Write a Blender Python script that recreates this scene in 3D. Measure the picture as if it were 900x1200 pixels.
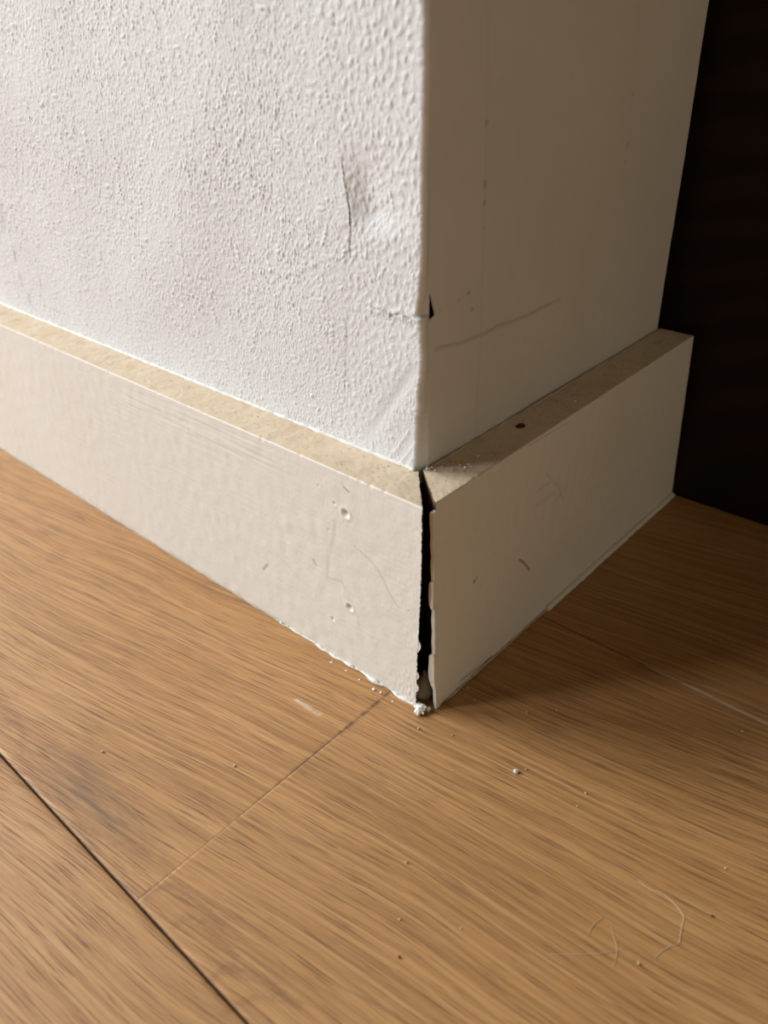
import bpy, math, random
import numpy as np
from mathutils import Matrix, Vector

for o in list(bpy.data.objects):
    bpy.data.objects.remove(o)
scene = bpy.context.scene
COL = scene.collection

# ------------------------------------------------------------------ camera
CAM = np.array([0.13526, -0.16763, 0.22367])
YAW, PITCH, ROLL, FPX = 0.7475, -0.55771, -0.02965, 946.9
_d = np.array([-math.sin(YAW) * math.cos(PITCH), math.cos(YAW) * math.cos(PITCH), math.sin(PITCH)])
_r = np.cross(_d, [0, 0, 1.0]); _r /= np.linalg.norm(_r)
_u = np.cross(_r, _d)
RT = math.cos(ROLL) * _r + math.sin(ROLL) * _u
UP = -math.sin(ROLL) * _r + math.cos(ROLL) * _u
cam_data = bpy.data.cameras.new('camera')
cam = bpy.data.objects.new('camera', cam_data)
COL.objects.link(cam)
cam.matrix_world = Matrix(((RT[0], UP[0], -_d[0], CAM[0]), (RT[1], UP[1], -_d[1], CAM[1]),
                           (RT[2], UP[2], -_d[2], CAM[2]), (0, 0, 0, 1)))
cam_data.sensor_fit = 'AUTO'
cam_data.sensor_width = 36.0
cam_data.lens = FPX / 1200 * 36.0
cam_data.clip_start = 0.01
cam_data.dof.use_dof = True
cam_data.dof.focus_distance = 0.305
cam_data.dof.aperture_fstop = 10.5
scene.camera = cam

# ------------------------------------------------------------------ light
world = bpy.data.worlds.new('world'); scene.world = world
world.use_nodes = True
world.node_tree.nodes['Background'].inputs[0].default_value = (1.0, 0.74, 0.48, 1)
world.node_tree.nodes['Background'].inputs[1].default_value = 0.04

# unseen windows on the left; the farther one added for its more frontal light
for wy, ww, we in ((-0.80, 1.2, 100), (-2.45, 0.9, 84)):
    wl = bpy.data.lights.new('unseen_window_daylight', 'AREA')
    wl.shape = 'RECTANGLE'; wl.size = 1.5; wl.size_y = ww
    wl.energy = we
    wl.color = (0.93, 0.985, 1.03)
    wo = bpy.data.objects.new('unseen_window_daylight', wl); COL.objects.link(wo)
    wo.location = (-2.0, wy, 1.40)
    wo.rotation_euler = (0, math.radians(-90), 0)         # shines towards +x

scene.view_settings.view_transform = 'Standard'
scene.view_settings.look = 'None'
scene.view_settings.gamma = 1.0
scene.view_settings.use_curve_mapping = False
scene.view_settings.exposure = 0.0

# ------------------------------------------------------------------ geometry of the place
HB = 0.09                                 # skirting height
TB = 0.0172                               # skirting thickness
LEFT = dict(O=np.zeros(3), A=np.array([-1.0, 0, 0]), N=np.array([0, -1.0, 0]), lean=0.0009)
_a = -0.0082
RIGHT = dict(O=np.zeros(3), A=np.array([math.sin(_a), math.cos(_a), 0]), N=np.array([math.cos(_a), -math.sin(_a), 0]), lean=-0.0011)
YL = 0.0165                               # plane of the left wall
NR = -0.0182                              # plane of the right wall (along RIGHT.N)


def hit(px, py, pt, nrm):
    """point of a real plane that the photograph shows at this pixel"""
    v = _ray(px, py)
    k = np.dot(np.asarray(pt) - CAM, nrm) / np.dot(v, nrm)
    return CAM + v * k


def _ray(px, py):
    return _d + RT * (px - 450) / FPX - UP * (py - 600) / FPX


def on_floor(px, py, z=0.0):
    return hit(px, py, (0, 0, z), np.array([0, 0, 1.0]))


def on_wall_left(px, py):
    p = hit(px, py, (0, YL, 0), np.array([0, 1.0, 0])); return (p[0], p[2])


def on_wall_right(px, py):
    p = hit(px, py, RIGHT['N'] * NR, RIGHT['N']); return (float(np.dot(p, RIGHT['A'])), p[2])


def on_face(fr, px, py):
    n = fr['N'] - np.array([0, 0, fr['lean'] / HB])
    p = hit(px, py, (0, 0, 0), n); return (float(np.dot(p, fr['A'])), p[2])


def on_top(px, py):
    return hit(px, py, (0, 0, HB), np.array([0, 0, 1.0]))


# ------------------------------------------------------------------ numpy noise
class Tile:
    """periodic band-passed random relief, std 1; wavelengths in metres"""
    def __init__(self, seed, size, n, lx, lz, band=0.5):
        rng = np.random.default_rng(seed)
        f = np.fft.fftfreq(n, size / n)
        k = np.sqrt((f[:, None] * lx) ** 2 + (f[None, :] * lz) ** 2)
        filt = np.exp(-((k - 1.0) / band) ** 2)
        a = np.fft.ifft2(np.fft.fft2(rng.standard_normal((n, n))) * filt).real
        self.a = (a - a.mean()) / a.std(); self.n = n; self.s = size

    def __call__(self, x, z):
        n = self.n
        u = np.asarray(x) / self.s * n; v = np.asarray(z) / self.s * n
        i = np.floor(u).astype(int); j = np.floor(v).astype(int)
        fu = u - i; fv = v - j
        i0, i1, j0, j1 = i % n, (i + 1) % n, j % n, (j + 1) % n
        a = self.a
        return (a[i0, j0] * (1 - fu) * (1 - fv) + a[i1, j0] * fu * (1 - fv) + a[i0, j1] * (1 - fu) * fv + a[i1, j1] * fu * fv)


N_FINE = Tile(1, 0.2, 1024, 0.0021, 0.0034, 0.55)
N_CHIP = Tile(2, 0.2, 1024, 0.0031, 0.0036, 0.5)
N_MID = Tile(3, 0.4, 512, 0.009, 0.012, 0.6)
N_BIG = Tile(4, 1.6, 512, 0.09, 0.09, 0.7)
N_TINY = Tile(5, 0.1, 1024, 0.0009, 0.0009, 0.6)
N_BRUSH = Tile(6, 0.4, 1024, 0.06, 0.0022, 0.6)
N_SPECK = Tile(7, 0.2, 1024, 0.0022, 0.0018, 0.5)


def smooth(a, b, x):
    t = np.clip((np.asarray(x, float) - a) / (b - a), 0, 1)
    return t * t * (3 - 2 * t)


def dist_line(X, Z, pts):
    """distance to a polyline"""
    best = np.full(np.broadcast(X, Z).shape, 9.0)
    for (x0, z0), (x1, z1) in zip(pts[:-1], pts[1:]):
        dx, dz = x1 - x0, z1 - z0
        L2 = dx * dx + dz * dz + 1e-12
        t = np.clip(((X - x0) * dx + (Z - z0) * dz) / L2, 0, 1)
        best = np.minimum(best, np.hypot(X - x0 - t * dx, Z - z0 - t * dz))
    return best


def gauss(d, w):
    return np.exp(-(d / w) ** 2)


# ------------------------------------------------------------------ mesh helpers
def link(name, me, mats, parent=None):
    o = bpy.data.objects.new(name, me); COL.objects.link(o)
    for m in (mats if isinstance(mats, (list, tuple)) else [mats]):
        me.materials.append(m)
    if parent is not None:
        o.parent = parent
    return o


def np_mesh(name, verts, faces, attrs=None, smoothf=True, mat_index=None):
    me = bpy.data.meshes.new(name)
    verts = np.asarray(verts, np.float32); faces = np.asarray(faces, np.int32)
    me.vertices.add(len(verts)); me.vertices.foreach_set('co', verts.ravel())
    k = faces.shape[1]
    me.loops.add(faces.size); me.loops.foreach_set('vertex_index', faces.ravel())
    me.polygons.add(len(faces)); me.polygons.foreach_set('loop_start', np.arange(0, faces.size, k, dtype=np.int32))
    me.polygons.foreach_set('loop_total', np.full(len(faces), k, np.int32))
    if mat_index is not None:
        me.polygons.foreach_set('material_index', np.asarray(mat_index, np.int32))
    me.update(calc_edges=True)
    me.polygons.foreach_set('use_smooth', np.full(len(me.polygons), smoothf, bool))
    for n, v in (attrs or {}).items():
        at = me.attributes.new(n, 'FLOAT', 'POINT')
        at.data.foreach_set('value', np.asarray(v, np.float32).ravel())
    me.validate()
    return me


def grid_faces(nu, nv, flip=False, closed=False):
    i = np.arange(nu - 1)[:, None]; j = np.arange(nv if closed else nv - 1)[None, :]
    j1 = (j + 1) % nv
    a = i * nv + j; b = (i + 1) * nv + j; c = (i + 1) * nv + j1; d = i * nv + j1
    f = np.stack([a, b, c, d], -1).reshape(-1, 4)
    return f[:, ::-1] if flip else f


def box_data(x0, x1, y0, y1, z0, z1, bev=0.0):
    """box with chamfered upper edges"""
    b = bev
    v = [(x0, y0, z0), (x1, y0, z0), (x1, y1, z0), (x0, y1, z0),
         (x0, y0, z1 - b), (x1, y0, z1 - b), (x1, y1, z1 - b), (x0, y1, z1 - b)]
    f = [(3, 2, 1, 0), (0, 1, 5, 4), (1, 2, 6, 5), (2, 3, 7, 6), (3, 0, 4, 7)]
    if b > 0:
        v += [(x0 + b, y0 + b, z1), (x1 - b, y0 + b, z1), (x1 - b, y1 - b, z1), (x0 + b, y1 - b, z1)]
        f += [(4, 5, 9, 8), (5, 6, 10, 9), (6, 7, 11, 10), (7, 4, 8, 11), (8, 9, 10, 11)]
    else:
        f += [(4, 5, 6, 7)]
    return v, f


def box(name, ext, mat, parent=None, bev=0.0):
    v, f = box_data(*ext, bev=bev)
    me = bpy.data.meshes.new(name); me.from_pydata(v, [], f); me.update()
    return link(name, me, mat, parent)


def tube_mesh(name, pts, rad, sides=8):
    """closed tapered tube along points; rad scalar or list; ends closed"""
    pts = [np.asarray(p, float) for p in pts]; n = len(pts)
    rad = [rad] * n if np.isscalar(rad) else list(rad)
    verts = []
    ref = np.array([0.137, 0.291, 0.947])
    for i, p in enumerate(pts):
        t = pts[min(i + 1, n - 1)] - pts[max(i - 1, 0)]; t = t / (np.linalg.norm(t) + 1e-12)
        s = np.cross(t, ref); s /= np.linalg.norm(s); q = np.cross(s, t)
        for k in range(sides):
            a = 2 * math.pi * k / sides
            verts.append(p + rad[i] * (math.cos(a) * s + math.sin(a) * q))
    faces = []
    for i in range(n - 1):
        for k in range(sides):
            k1 = (k + 1) % sides
            faces.append((i * sides + k, i * sides + k1, (i + 1) * sides + k1, (i + 1) * sides + k))
    faces.append(tuple(range(sides))[::-1]); faces.append(tuple((n - 1) * sides + k for k in range(sides)))
    me = bpy.data.meshes.new(name); me.from_pydata([tuple(v) for v in verts], [], faces); me.update()
    me.polygons.foreach_set('use_smooth', np.full(len(me.polygons), True, bool))
    return me


def catmull(pts, sub=6):
    pts = [np.asarray(p, float) for p in pts]
    P = [2 * pts[0] - pts[1]] + pts + [2 * pts[-1] - pts[-2]]
    out = []
    for i in range(1, len(P) - 2):
        for k in range(sub):
            t = k / sub
            out.append(0.5 * ((2 * P[i]) + (-P[i - 1] + P[i + 1]) * t + (2 * P[i - 1] - 5 * P[i] + 4 * P[i + 1] - P[i + 2]) * t * t
                              + (-P[i - 1] + 3 * P[i] - 3 * P[i + 1] + P[i + 2]) * t ** 3))
    out.append(pts[-1])
    return out


def lump_mesh(name, r, seed, flat=1.0, rough=0.35, sub=2):
    """irregular crumb, resting with its lowest point at z = 0"""
    import bmesh
    bm = bmesh.new(); bmesh.ops.create_icosphere(bm, subdivisions=sub, radius=1.0)
    rng = random.Random(seed)
    ph = [(Vector((rng.uniform(-2, 2), rng.uniform(-2, 2), rng.uniform(-2, 2))), rng.uniform(0, 6)) for _ in range(5)]
    st = (rng.uniform(.75, 1.3), rng.uniform(.75, 1.3))
    for v in bm.verts:
        k = 1 + rough * sum(math.sin(1.7 * v.co.dot(a) + b) for a, b in ph) / 3
        v.co = Vector((v.co.x * st[0], v.co.y * st[1], v.co.z * flat)) * (k * r)
    lo = min(v.co.z for v in bm.verts)
    for v in bm.verts:
        v.co.z -= lo
    me = bpy.data.meshes.new(name); bm.to_mesh(me); bm.free()
    return me


def tag(o, label=None, cat=None, group=None, kind=None):
    if label: o['label'] = label
    if cat: o['category'] = cat
    if group: o['group'] = group
    if kind: o['kind'] = kind
    return o


# ------------------------------------------------------------------ materials
def new_mat(name):
    m = bpy.data.materials.new(name); m.use_nodes = True
    nt = m.node_tree; return m, nt, nt.nodes['Principled BSDF']


def nd(nt, typ, **kw):
    n = nt.nodes.new(typ)
    for k, v in kw.items():
        if k == 'inp':
            for a, b in v.items():
                n.inputs[a].default_value = b
        else:
            setattr(n, k, v)
    return n


def ramp(nt, fac, stops):
    r = nd(nt, 'ShaderNodeValToRGB'); e = r.color_ramp.elements
    while len(e) > 1: e.remove(e[-1])
    e[0].position, e[0].color = stops[0][0], stops[0][1]
    for p, c in stops[1:]:
        x = e.new(p); x.color = c
    nt.links.new(fac, r.inputs[0]); return r


def g(v): return (v, v, v, 1)


def mix(nt, fac, a, b, mode='MIX'):
    m = nd(nt, 'ShaderNodeMix', data_type='RGBA', blend_type=mode)
    for sock, v in ((m.inputs['Factor'], fac), (m.inputs['A'], a), (m.inputs['B'], b)):
        if hasattr(v, 'is_linked'): nt.links.new(v, sock)
        else: sock.default_value = v
    return m.outputs['Result']


def coords(nt, scale=(1, 1, 1), rot=(0, 0, 0), loc=(0, 0, 0)):
    tc = nd(nt, 'ShaderNodeTexCoord'); mp = nd(nt, 'ShaderNodeMapping')
    mp.inputs['Scale'].default_value = scale; mp.inputs['Rotation'].default_value = rot; mp.inputs['Location'].default_value = loc
    nt.links.new(tc.outputs['Object'], mp.inputs['Vector']); return mp.outputs[0]


def noise(nt, vec, scale, detail=3, rough=0.5, dist=0.0):
    n = nd(nt, 'ShaderNodeTexNoise', inp={'Scale': scale, 'Detail': detail, 'Roughness': rough, 'Distortion': dist})
    nt.links.new(vec, n.inputs['Vector']); return n.outputs['Fac']


def surface_mat(name, col, col2, rough, dirt=(0.12, 0.08, 0.05, 1), bump=0.0, bscale=2500, tone_scale=25, spec=0.4, spots=None):
    """painted / raw surface; 'dirt' vertex attribute carries marks, stains and painted dent shade"""
    m, nt, b = new_mat(name)
    v = coords(nt)
    n1 = noise(nt, v, tone_scale, 4, 0.6)
    c = mix(nt, ramp(nt, n1, [(0.35, g(0)), (0.68, g(1))]).outputs[0], col, col2)
    if spots:
        n2 = noise(nt, v, spots[0], 2, 0.6)
        c = mix(nt, ramp(nt, n2, [(spots[1], g(0)), (spots[1] + 0.09, g(1))]).outputs[0], c, spots[2])
    at = nd(nt, 'ShaderNodeAttribute', attribute_name='dirt')
    c = mix(nt, at.outputs['Fac'], c, dirt)
    nt.links.new(c, b.inputs['Base Color'])
    b.inputs['Roughness'].default_value = rough
    b.inputs['Specular IOR Level'].default_value = spec
    if bump > 0:
        bp = nd(nt, 'ShaderNodeBump', inp={'Strength': bump, 'Distance': 0.0003})
        nt.links.new(noise(nt, v, bscale, 3, 0.6), bp.inputs['Height'])
        nt.links.new(bp.outputs[0], b.inputs['Normal'])
    return m


M_PAPER = surface_mat('wallpaper_paint', (0.735, 0.725, 0.715, 1), (0.705, 0.69, 0.68, 1), 0.75, (0.22, 0.15, 0.11, 1), 0.35, 1500, 14, 0.25)
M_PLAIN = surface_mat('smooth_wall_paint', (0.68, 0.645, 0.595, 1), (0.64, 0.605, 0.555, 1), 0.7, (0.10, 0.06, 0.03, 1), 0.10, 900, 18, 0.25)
M_PAINT = surface_mat('skirting_paint', (0.79, 0.75, 0.68, 1), (0.765, 0.72, 0.64, 1), 0.42, (0.14, 0.10, 0.07, 1), 0.10, 1300, 12, 0.4)
M_RAW = surface_mat('raw_skirting_top', (0.70, 0.565, 0.41, 1), (0.62, 0.48, 0.33, 1), 0.7, (0.14, 0.08, 0.04, 1), 0.3, 1600, 40, 0.25,
                    spots=(900, 0.64, (0.48, 0.35, 0.21, 1)))
M_MDF = surface_mat('cut_board_core', (0.20, 0.125, 0.07, 1), (0.14, 0.085, 0.05, 1), 0.9, (0.05, 0.03, 0.02, 1), 0.3, 1600, 60, 0.1)
M_CORE = surface_mat('gap_shade_plaster', (0.16, 0.12, 0.09, 1), (0.10, 0.075, 0.055, 1), 0.95, spec=0.1)  # plaster core darkened so the tear and mitre gap read as shade
M_CAULK = surface_mat('caulk', (0.80, 0.77, 0.70, 1), (0.70, 0.65, 0.56, 1), 0.55, (0.2, 0.13, 0.08, 1), 0.3, 900, 120, 0.3)
M_CAULK_DIRTY_AND_LIGHT = surface_mat('dirty_caulk_and_light', (0.55, 0.47, 0.38, 1), (0.38, 0.30, 0.22, 1), 0.6, (0.2, 0.13, 0.08, 1), 0.3, 900, 150, 0.3)  # dirty caulk, also colours the painted joint glint and foot shadow
M_FILLER = surface_mat('grey_filler', (0.24, 0.195, 0.15, 1), (0.18, 0.145, 0.11, 1), 0.5, spec=0.3, bump=0.2, bscale=700)
M_CRUMB = surface_mat('white_crumb', (0.82, 0.79, 0.73, 1), (0.70, 0.64, 0.55, 1), 0.8, bump=0.2)
M_SPECK = surface_mat('pale_dust', (0.74, 0.58, 0.40, 1), (0.62, 0.46, 0.30, 1), 0.8)
M_CHIP = surface_mat('dark_chip', (0.035, 0.018, 0.010, 1), (0.06, 0.03, 0.015, 1), 0.7)
M_HAIR = surface_mat('pale_hair', (0.78, 0.60, 0.42, 1), (0.70, 0.52, 0.34, 1), 0.35, spec=0.6)
M_SUB = surface_mat('seam_dirt', (0.05, 0.045, 0.035, 1), (0.03, 0.025, 0.02, 1), 0.9, spec=0.1)


def wood_mat():
    m, nt, b = new_mat('oak_plank')
    L = nt.links
    tc = nd(nt, 'ShaderNodeTexCoord')
    oi = nd(nt, 'ShaderNodeObjectInfo')
    off = nd(nt, 'ShaderNodeVectorMath', operation='SCALE'); off.inputs[0].default_value = (3.1, 1.7, 0.0)
    L.new(oi.outputs['Random'], off.inputs['Scale'])
    add = nd(nt, 'ShaderNodeVectorMath', operation='ADD'); L.new(tc.outputs['Object'], add.inputs[0]); L.new(off.outputs[0], add.inputs[1])
    # slow wander of the grain
    warp = nd(nt, 'ShaderNodeMapping', inp={'Scale': (5, 11, 1)}); L.new(add.outputs[0], warp.inputs[0])
    wn = nd(nt, 'ShaderNodeTexNoise', inp={'Scale': 1.0, 'Detail': 2.0, 'Roughness': 0.4}); L.new(warp.outputs[0], wn.inputs['Vector'])
    sub = nd(nt, 'ShaderNodeVectorMath', operation='SUBTRACT'); L.new(wn.outputs['Color'], sub.inputs[0]); sub.inputs[1].default_value = (.5, .5, .5)
    sc = nd(nt, 'ShaderNodeVectorMath', operation='MULTIPLY'); L.new(sub.outputs[0], sc.inputs[0]); sc.inputs[1].default_value = (0.0, 0.022, 0.0)
    vec0 = nd(nt, 'ShaderNodeVectorMath', operation='ADD'); L.new(add.outputs[0], vec0.inputs[0]); L.new(sc.outputs[0], vec0.inputs[1])
    vec = vec0.outputs[0]

    def mp(s, rz=0.0):
        n = nd(nt, 'ShaderNodeMapping', inp={'Scale': s, 'Rotation': (0, 0, rz)}); L.new(vec, n.inputs[0]); return n.outputs[0]
    RZ = -0.14
    n0 = nd(nt, 'ShaderNodeMapping', inp={'Rotation': (0, 0, RZ)}); L.new(vec, n0.inputs[0]); vec = n0.outputs[0]
    tone = noise(nt, mp((6, 30, 1)), 1.0, 3, 0.5)
    rings = noise(nt, mp((6, 170, 1)), 1.0, 3, 0.55)
    fine = noise(nt, mp((9, 640, 1)), 1.0, 5, 0.72)
    pores = noise(nt, mp((48, 2300, 1)), 1.0, 2, 0.5)
    c = mix(nt, ramp(nt, tone, [(0.32, g(0)), (0.68, g(1))]).outputs[0], (0.45, 0.222, 0.074, 1), (0.52, 0.268, 0.099, 1))
    c = mix(nt, ramp(nt, rings, [(0.42, g(0)), (0.68, g(0.35))]).outputs[0], c, (0.31, 0.145, 0.050, 1))
    c = mix(nt, ramp(nt, fine, [(0.46, g(0)), (0.66, g(0.62))]).outputs[0], c, (0.215, 0.095, 0.031, 1))
    c = mix(nt, ramp(nt, fine, [(0.33, g(0.6)), (0.46, g(0))]).outputs[0], c, (0.60, 0.35, 0.155, 1))
    pr = ramp(nt, pores, [(0.58, g(0)), (0.68, g(1))]).outputs[0]
    pf = nd(nt, 'ShaderNodeMath', operation='MULTIPLY'); L.new(pr, pf.inputs[0]); pf.inputs[1].default_value = 0.85
    c = mix(nt, pf.outputs[0], c, (0.17, 0.072, 0.026, 1))
    glint = ramp(nt, pores, [(0.27, g(0.6)), (0.38, g(0))]).outputs[0]
    c = mix(nt, glint, c, (0.56, 0.33, 0.15, 1))  # pale streaks paint the brushed grain's glints into the colour
    at = nd(nt, 'ShaderNodeAttribute', attribute_name='dirt')
    c = mix(nt, at.outputs['Fac'], c, (0.10, 0.055, 0.032, 1))
    at2 = nd(nt, 'ShaderNodeAttribute', attribute_name='arc')
    c = mix(nt, at2.outputs['Fac'], c, (0.25, 0.115, 0.045, 1))
    at3 = nd(nt, 'ShaderNodeAttribute', attribute_name='scuff')
    c = mix(nt, at3.outputs['Fac'], c, (0.72, 0.60, 0.47, 1))
    L.new(c, b.inputs['Base Color'])
    L.new(ramp(nt, fine, [(0.3, g(0.40)), (0.7, g(0.55))]).outputs[0], b.inputs['Roughness'])
    b.inputs['Specular IOR Level'].default_value = 0.4
    hsum = nd(nt, 'ShaderNodeMath', operation='ADD')
    inv = nd(nt, 'ShaderNodeMath', operation='MULTIPLY'); L.new(pr, inv.inputs[0]); inv.inputs[1].default_value = -1.0
    L.new(inv.outputs[0], hsum.inputs[0])
    fm = nd(nt, 'ShaderNodeMath', operation='MULTIPLY'); L.new(fine, fm.inputs[0]); fm.inputs[1].default_value = -2.2
    L.new(fm.outputs[0], hsum.inputs[1])
    bp = nd(nt, 'ShaderNodeBump', inp={'Strength': 0.7, 'Distance': 0.00018}); L.new(hsum.outputs[0], bp.inputs['Height'])
    L.new(bp.outputs[0], b.inputs['Normal'])
    return m


M_WOOD = wood_mat()


def dark_wood():
    m, nt, b = new_mat('black_brown_wood')
    v = coords(nt, (9, 9, 22))
    w = nd(nt, 'ShaderNodeTexWave', wave_type='RINGS', rings_direction='Y', inp={'Scale': 0.8, 'Distortion': 5.0, 'Detail': 3.0, 'Detail Scale': 1.4})
    nt.links.new(v, w.inputs['Vector'])
    c = mix(nt, ramp(nt, w.outputs['Fac'], [(0.3, g(0)), (0.9, g(1))]).outputs[0], (0.014, 0.008, 0.0055, 1), (0.020, 0.010, 0.0065, 1))
    nt.links.new(c, b.inputs['Base Color'])
    b.inputs['Roughness'].default_value = 0.55
    b.inputs['Specular IOR Level'].default_value = 0.15
    return m


M_DARK = dark_wood()
# ================================================================== floor
SEAMS = [-0.1147 + 0.1908 * k for k in range(-7, 6)]          # long joints, boards 191 mm wide
JOINT = -0.0192                                               # butt joint in the board row by the corner
floor = box('floor', (-2.4, 2.4, SEAMS[0] - 0.03, SEAMS[-1] + 0.02, -0.030, -0.0145), M_SUB)
tag(floor, 'oak laminate floor of wide boards running along the left wall', None, None, 'structure')


def plank_plain(x0, x1, y0, y1, parent):
    return box('plank', (x0, x1, y0, y1, -0.0145, 0.0), M_WOOD, parent, bev=0.0004)


def axis(lo, hi, fine_lo, fine_hi, step, coarse=24):
    a = np.linspace(lo, fine_lo, coarse)[:-1] if fine_lo > lo else np.array([])
    b = np.arange(fine_lo, fine_hi, step)
    c = np.linspace(fine_hi, hi, coarse) if hi > fine_hi else np.array([hi])
    return np.unique(np.concatenate([a, b, c]))


def plank_fine(x0, x1, y0, y1, parent, fx, step=0.0011):
    """a board seen from near: bevelled edges, gentle unevenness, marks as attributes"""
    bev, bx_ = 0.0004, 0.00006
    xs = axis(x0 + bx_, x1 - bx_, max(fx[0], x0 + bx_), min(fx[1], x1 - bx_), step)
    ys = np.arange(y0 + bev, y1 - bev, step); ys = np.unique(np.append(ys, y1 - bev))
    ax = np.concatenate([[x0, x0], xs, [x1, x1]]); ay = np.concatenate([[y0, y0], ys, [y1, y1]])
    X, Y = np.meshgrid(ax, ay, indexing='ij')
    zx = np.zeros(len(ax)); zx[[0, -1]] = -0.0145; zx[[1, -2]] = -bx_
    zy = np.zeros(len(ay)); zy[[0, -1]] = -0.0145; zy[[1, -2]] = -bev
    Z = np.minimum(zx[:, None], zy[None, :])
    inner = (Z > -1e-9)
    dirt = np.zeros_like(X); arc = np.zeros_like(X); scuff = np.zeros_like(X)

    def F(*pts): return [tuple(on_floor(px, py)[:2]) for px, py in pts]
    br = 0.45 + 0.55 * smooth(-0.5, 0.8, N_MID(X * 0.25 + Y * .04, Y * 3.0 - X * .4))
    # grey-brown smudge near the long joint
    for (a, b_, w, k) in (((75, 905), (125, 960), .010, .55), ((110, 925), (165, 985), .007, .40), ((60, 880), (100, 930), .006, .25)):
        P = F(a, b_); dirt = np.maximum(dirt, k * gauss(dist_line(X, Y, P), w) * br)
    # cathedral arcs
    for pts, k in ((((170, 1050), (185, 1040), (205, 1038), (225, 1050), (260, 1085)), .55), (((205, 1085), (218, 1075), (240, 1085), (275, 1120)), .45),
                   (((245, 1150), (265, 1132), (290, 1140), (330, 1165)), .5), (((265, 1185), (300, 1168), (350, 1175)), .4),
                   (((25, 885), (27, 855), (15, 835), (0, 825)), .45), (((10, 850), (8, 838), (0, 832)), .4), (((130, 990), (150, 985), (175, 1000)), .35)):
        arc = np.maximum(arc, k * 1.1 * gauss(dist_line(X, Y, F(*pts)) + 0.0004 * N_SPECK(X, Y), .0011))
    # white scuffs
    scuff = np.maximum(scuff, .75 * gauss(dist_line(X, Y, F((346, 820), (356, 825), (366, 832), (374, 837))), .0007) * (0.4 + 0.6 * (N_TINY(X, Y) > -.3)))
    jl = np.abs(X - JOINT)
    jd = (0.35 + 0.65 * smooth(-.4, .3, N_SPECK(X * 0, Y * .5))) * smooth(-0.085, -0.02, Y)
    dirt = np.maximum(dirt, 0.9 * jd * (jl < 0.00045))
    dirt *= inner; arc *= inner; scuff *= inner
    dirt = np.where((~inner) & (np.minimum(Y - y0, y1 - Y) < 0.0003), 0.75, dirt)
    Z = Z + inner * 0.00005 * N_BIG(X, Y)
    co = np.stack([X, Y, Z], -1).reshape(-1, 3)
    me = np_mesh('plank', co, grid_faces(len(ax), len(ay)), dict(dirt=dirt, arc=arc, scuff=scuff))
    o = link('plank', me, M_WOOD, parent)
    return o


rng = random.Random(5)
GAP = 0.0006
for r in range(len(SEAMS) - 1):
    y0, y1 = SEAMS[r] + GAP / 2, SEAMS[r + 1] - GAP / 2
    if r == 7:                     # row with the butt joint beside the corner
        plank_fine(-1.55, JOINT - 0.00004, y0, y1, floor, (-0.40, JOINT))
        plank_fine(JOINT + 0.00004, 1.5, y0, y1, floor, (JOINT, 0.2))
        plank_plain(-2.4, -1.5503, y0, y1, floor); plank_plain(1.5003, 2.4, y0, y1, floor)
    elif r == 6:
        plank_fine(-0.95, 0.75, y0, y1, floor, (-0.20, 0.12), 0.002)
        plank_plain(-2.4, -0.9503, y0, y1, floor); plank_plain(0.7503, 2.4, y0, y1, floor)
    else:
        a = -2.4 + (0.35 + 0.9 * ((r * 0.37) % 1.0))
        b_ = a + 1.7
        plank_plain(-2.4, a, y0, y1, floor); plank_plain(a + .0003, b_, y0, y1, floor); plank_plain(b_ + .0003, 2.4, y0, y1, floor)

# pale strip in the right long joint, painting the light caught on its bevel
p0, p1 = on_floor(752, 783), on_floor(925, 856)
pts = [np.array([x, SEAMS[8] - 0.0001 + 0.00008 * math.sin(x * 310), -0.00035]) for x in np.linspace(p0[0], p1[0], 30)]
tag(link('joint_glint', tube_mesh('joint_glint', pts, 0.00026, 6), M_CAULK_DIRTY_AND_LIGHT, floor), 'pale strip painting light caught on the joint bevel')

# unseen wall across the room, added to bounce the window light back
M_BOUNCE = surface_mat('bounce_wall_paint', (0.80, 0.68, 0.50, 1), (0.78, 0.66, 0.48, 1), 0.8, spec=0.2)
o = box('bounce_wall', (2.3, 2.4, -2.0, 0.9, 0.0, 2.5), M_BOUNCE); tag(o, 'unseen plain beige wall across the room, added to bounce window light', None, None, 'structure')

# ================================================================== left wall
CX = NR                                      # corner, x
wall_left = box('wall_left', (-2.2, CX - 0.0034, YL + 0.0032, YL + 0.10, 0.0, 1.6), M_CORE)
tag(wall_left, 'bright white wall with pebbly textured wallpaper beside the open corner', None, None, 'structure')

seam_px = [(390, -60), (391, 0), (393, 60), (395, 120), (398, 175), (404, 215), (409, 247), (410, 300), (408, 340), (407, 400), (404, 460), (402, 540)]
seam = sorted([on_wall_left(*p) for p in seam_px], key=lambda p: p[1])
seam_z = np.array([0.0] + [p[1] for p in seam] + [1.6]); seam_x = np.array([seam[0][0]] + [p[0] for p in seam] + [seam[-1][0]])


def seam_at(z): return np.interp(z, seam_z, seam_x)


zs = np.unique(np.concatenate([np.arange(HB - 0.006, 0.262, 0.0004), np.linspace(0.262, 0.40, 60), np.linspace(0.40, 1.6, 40)]))
zs_n = len(zs)
ztop = 1 - smooth(0.262, 0.30, zs)            # fine relief only where the mesh can carry it
curl_lo = on_wall_left(410, 278)[1]; curl_hi = on_wall_left(397, 150)[1]; curl_mid = on_wall_left(407, 242)[1]
curl = smooth(curl_lo, curl_mid, zs) * (1 - smooth(curl_mid, curl_hi, zs))

# --- the wide strip
w = np.concatenate([np.linspace(-2.2, -0.45, 30)[:-1], np.arange(-0.45, -0.03, 0.00042)])
xe = seam_at(zs)
fr = (w - w[0]) / (w[-1] - w[0])
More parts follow.
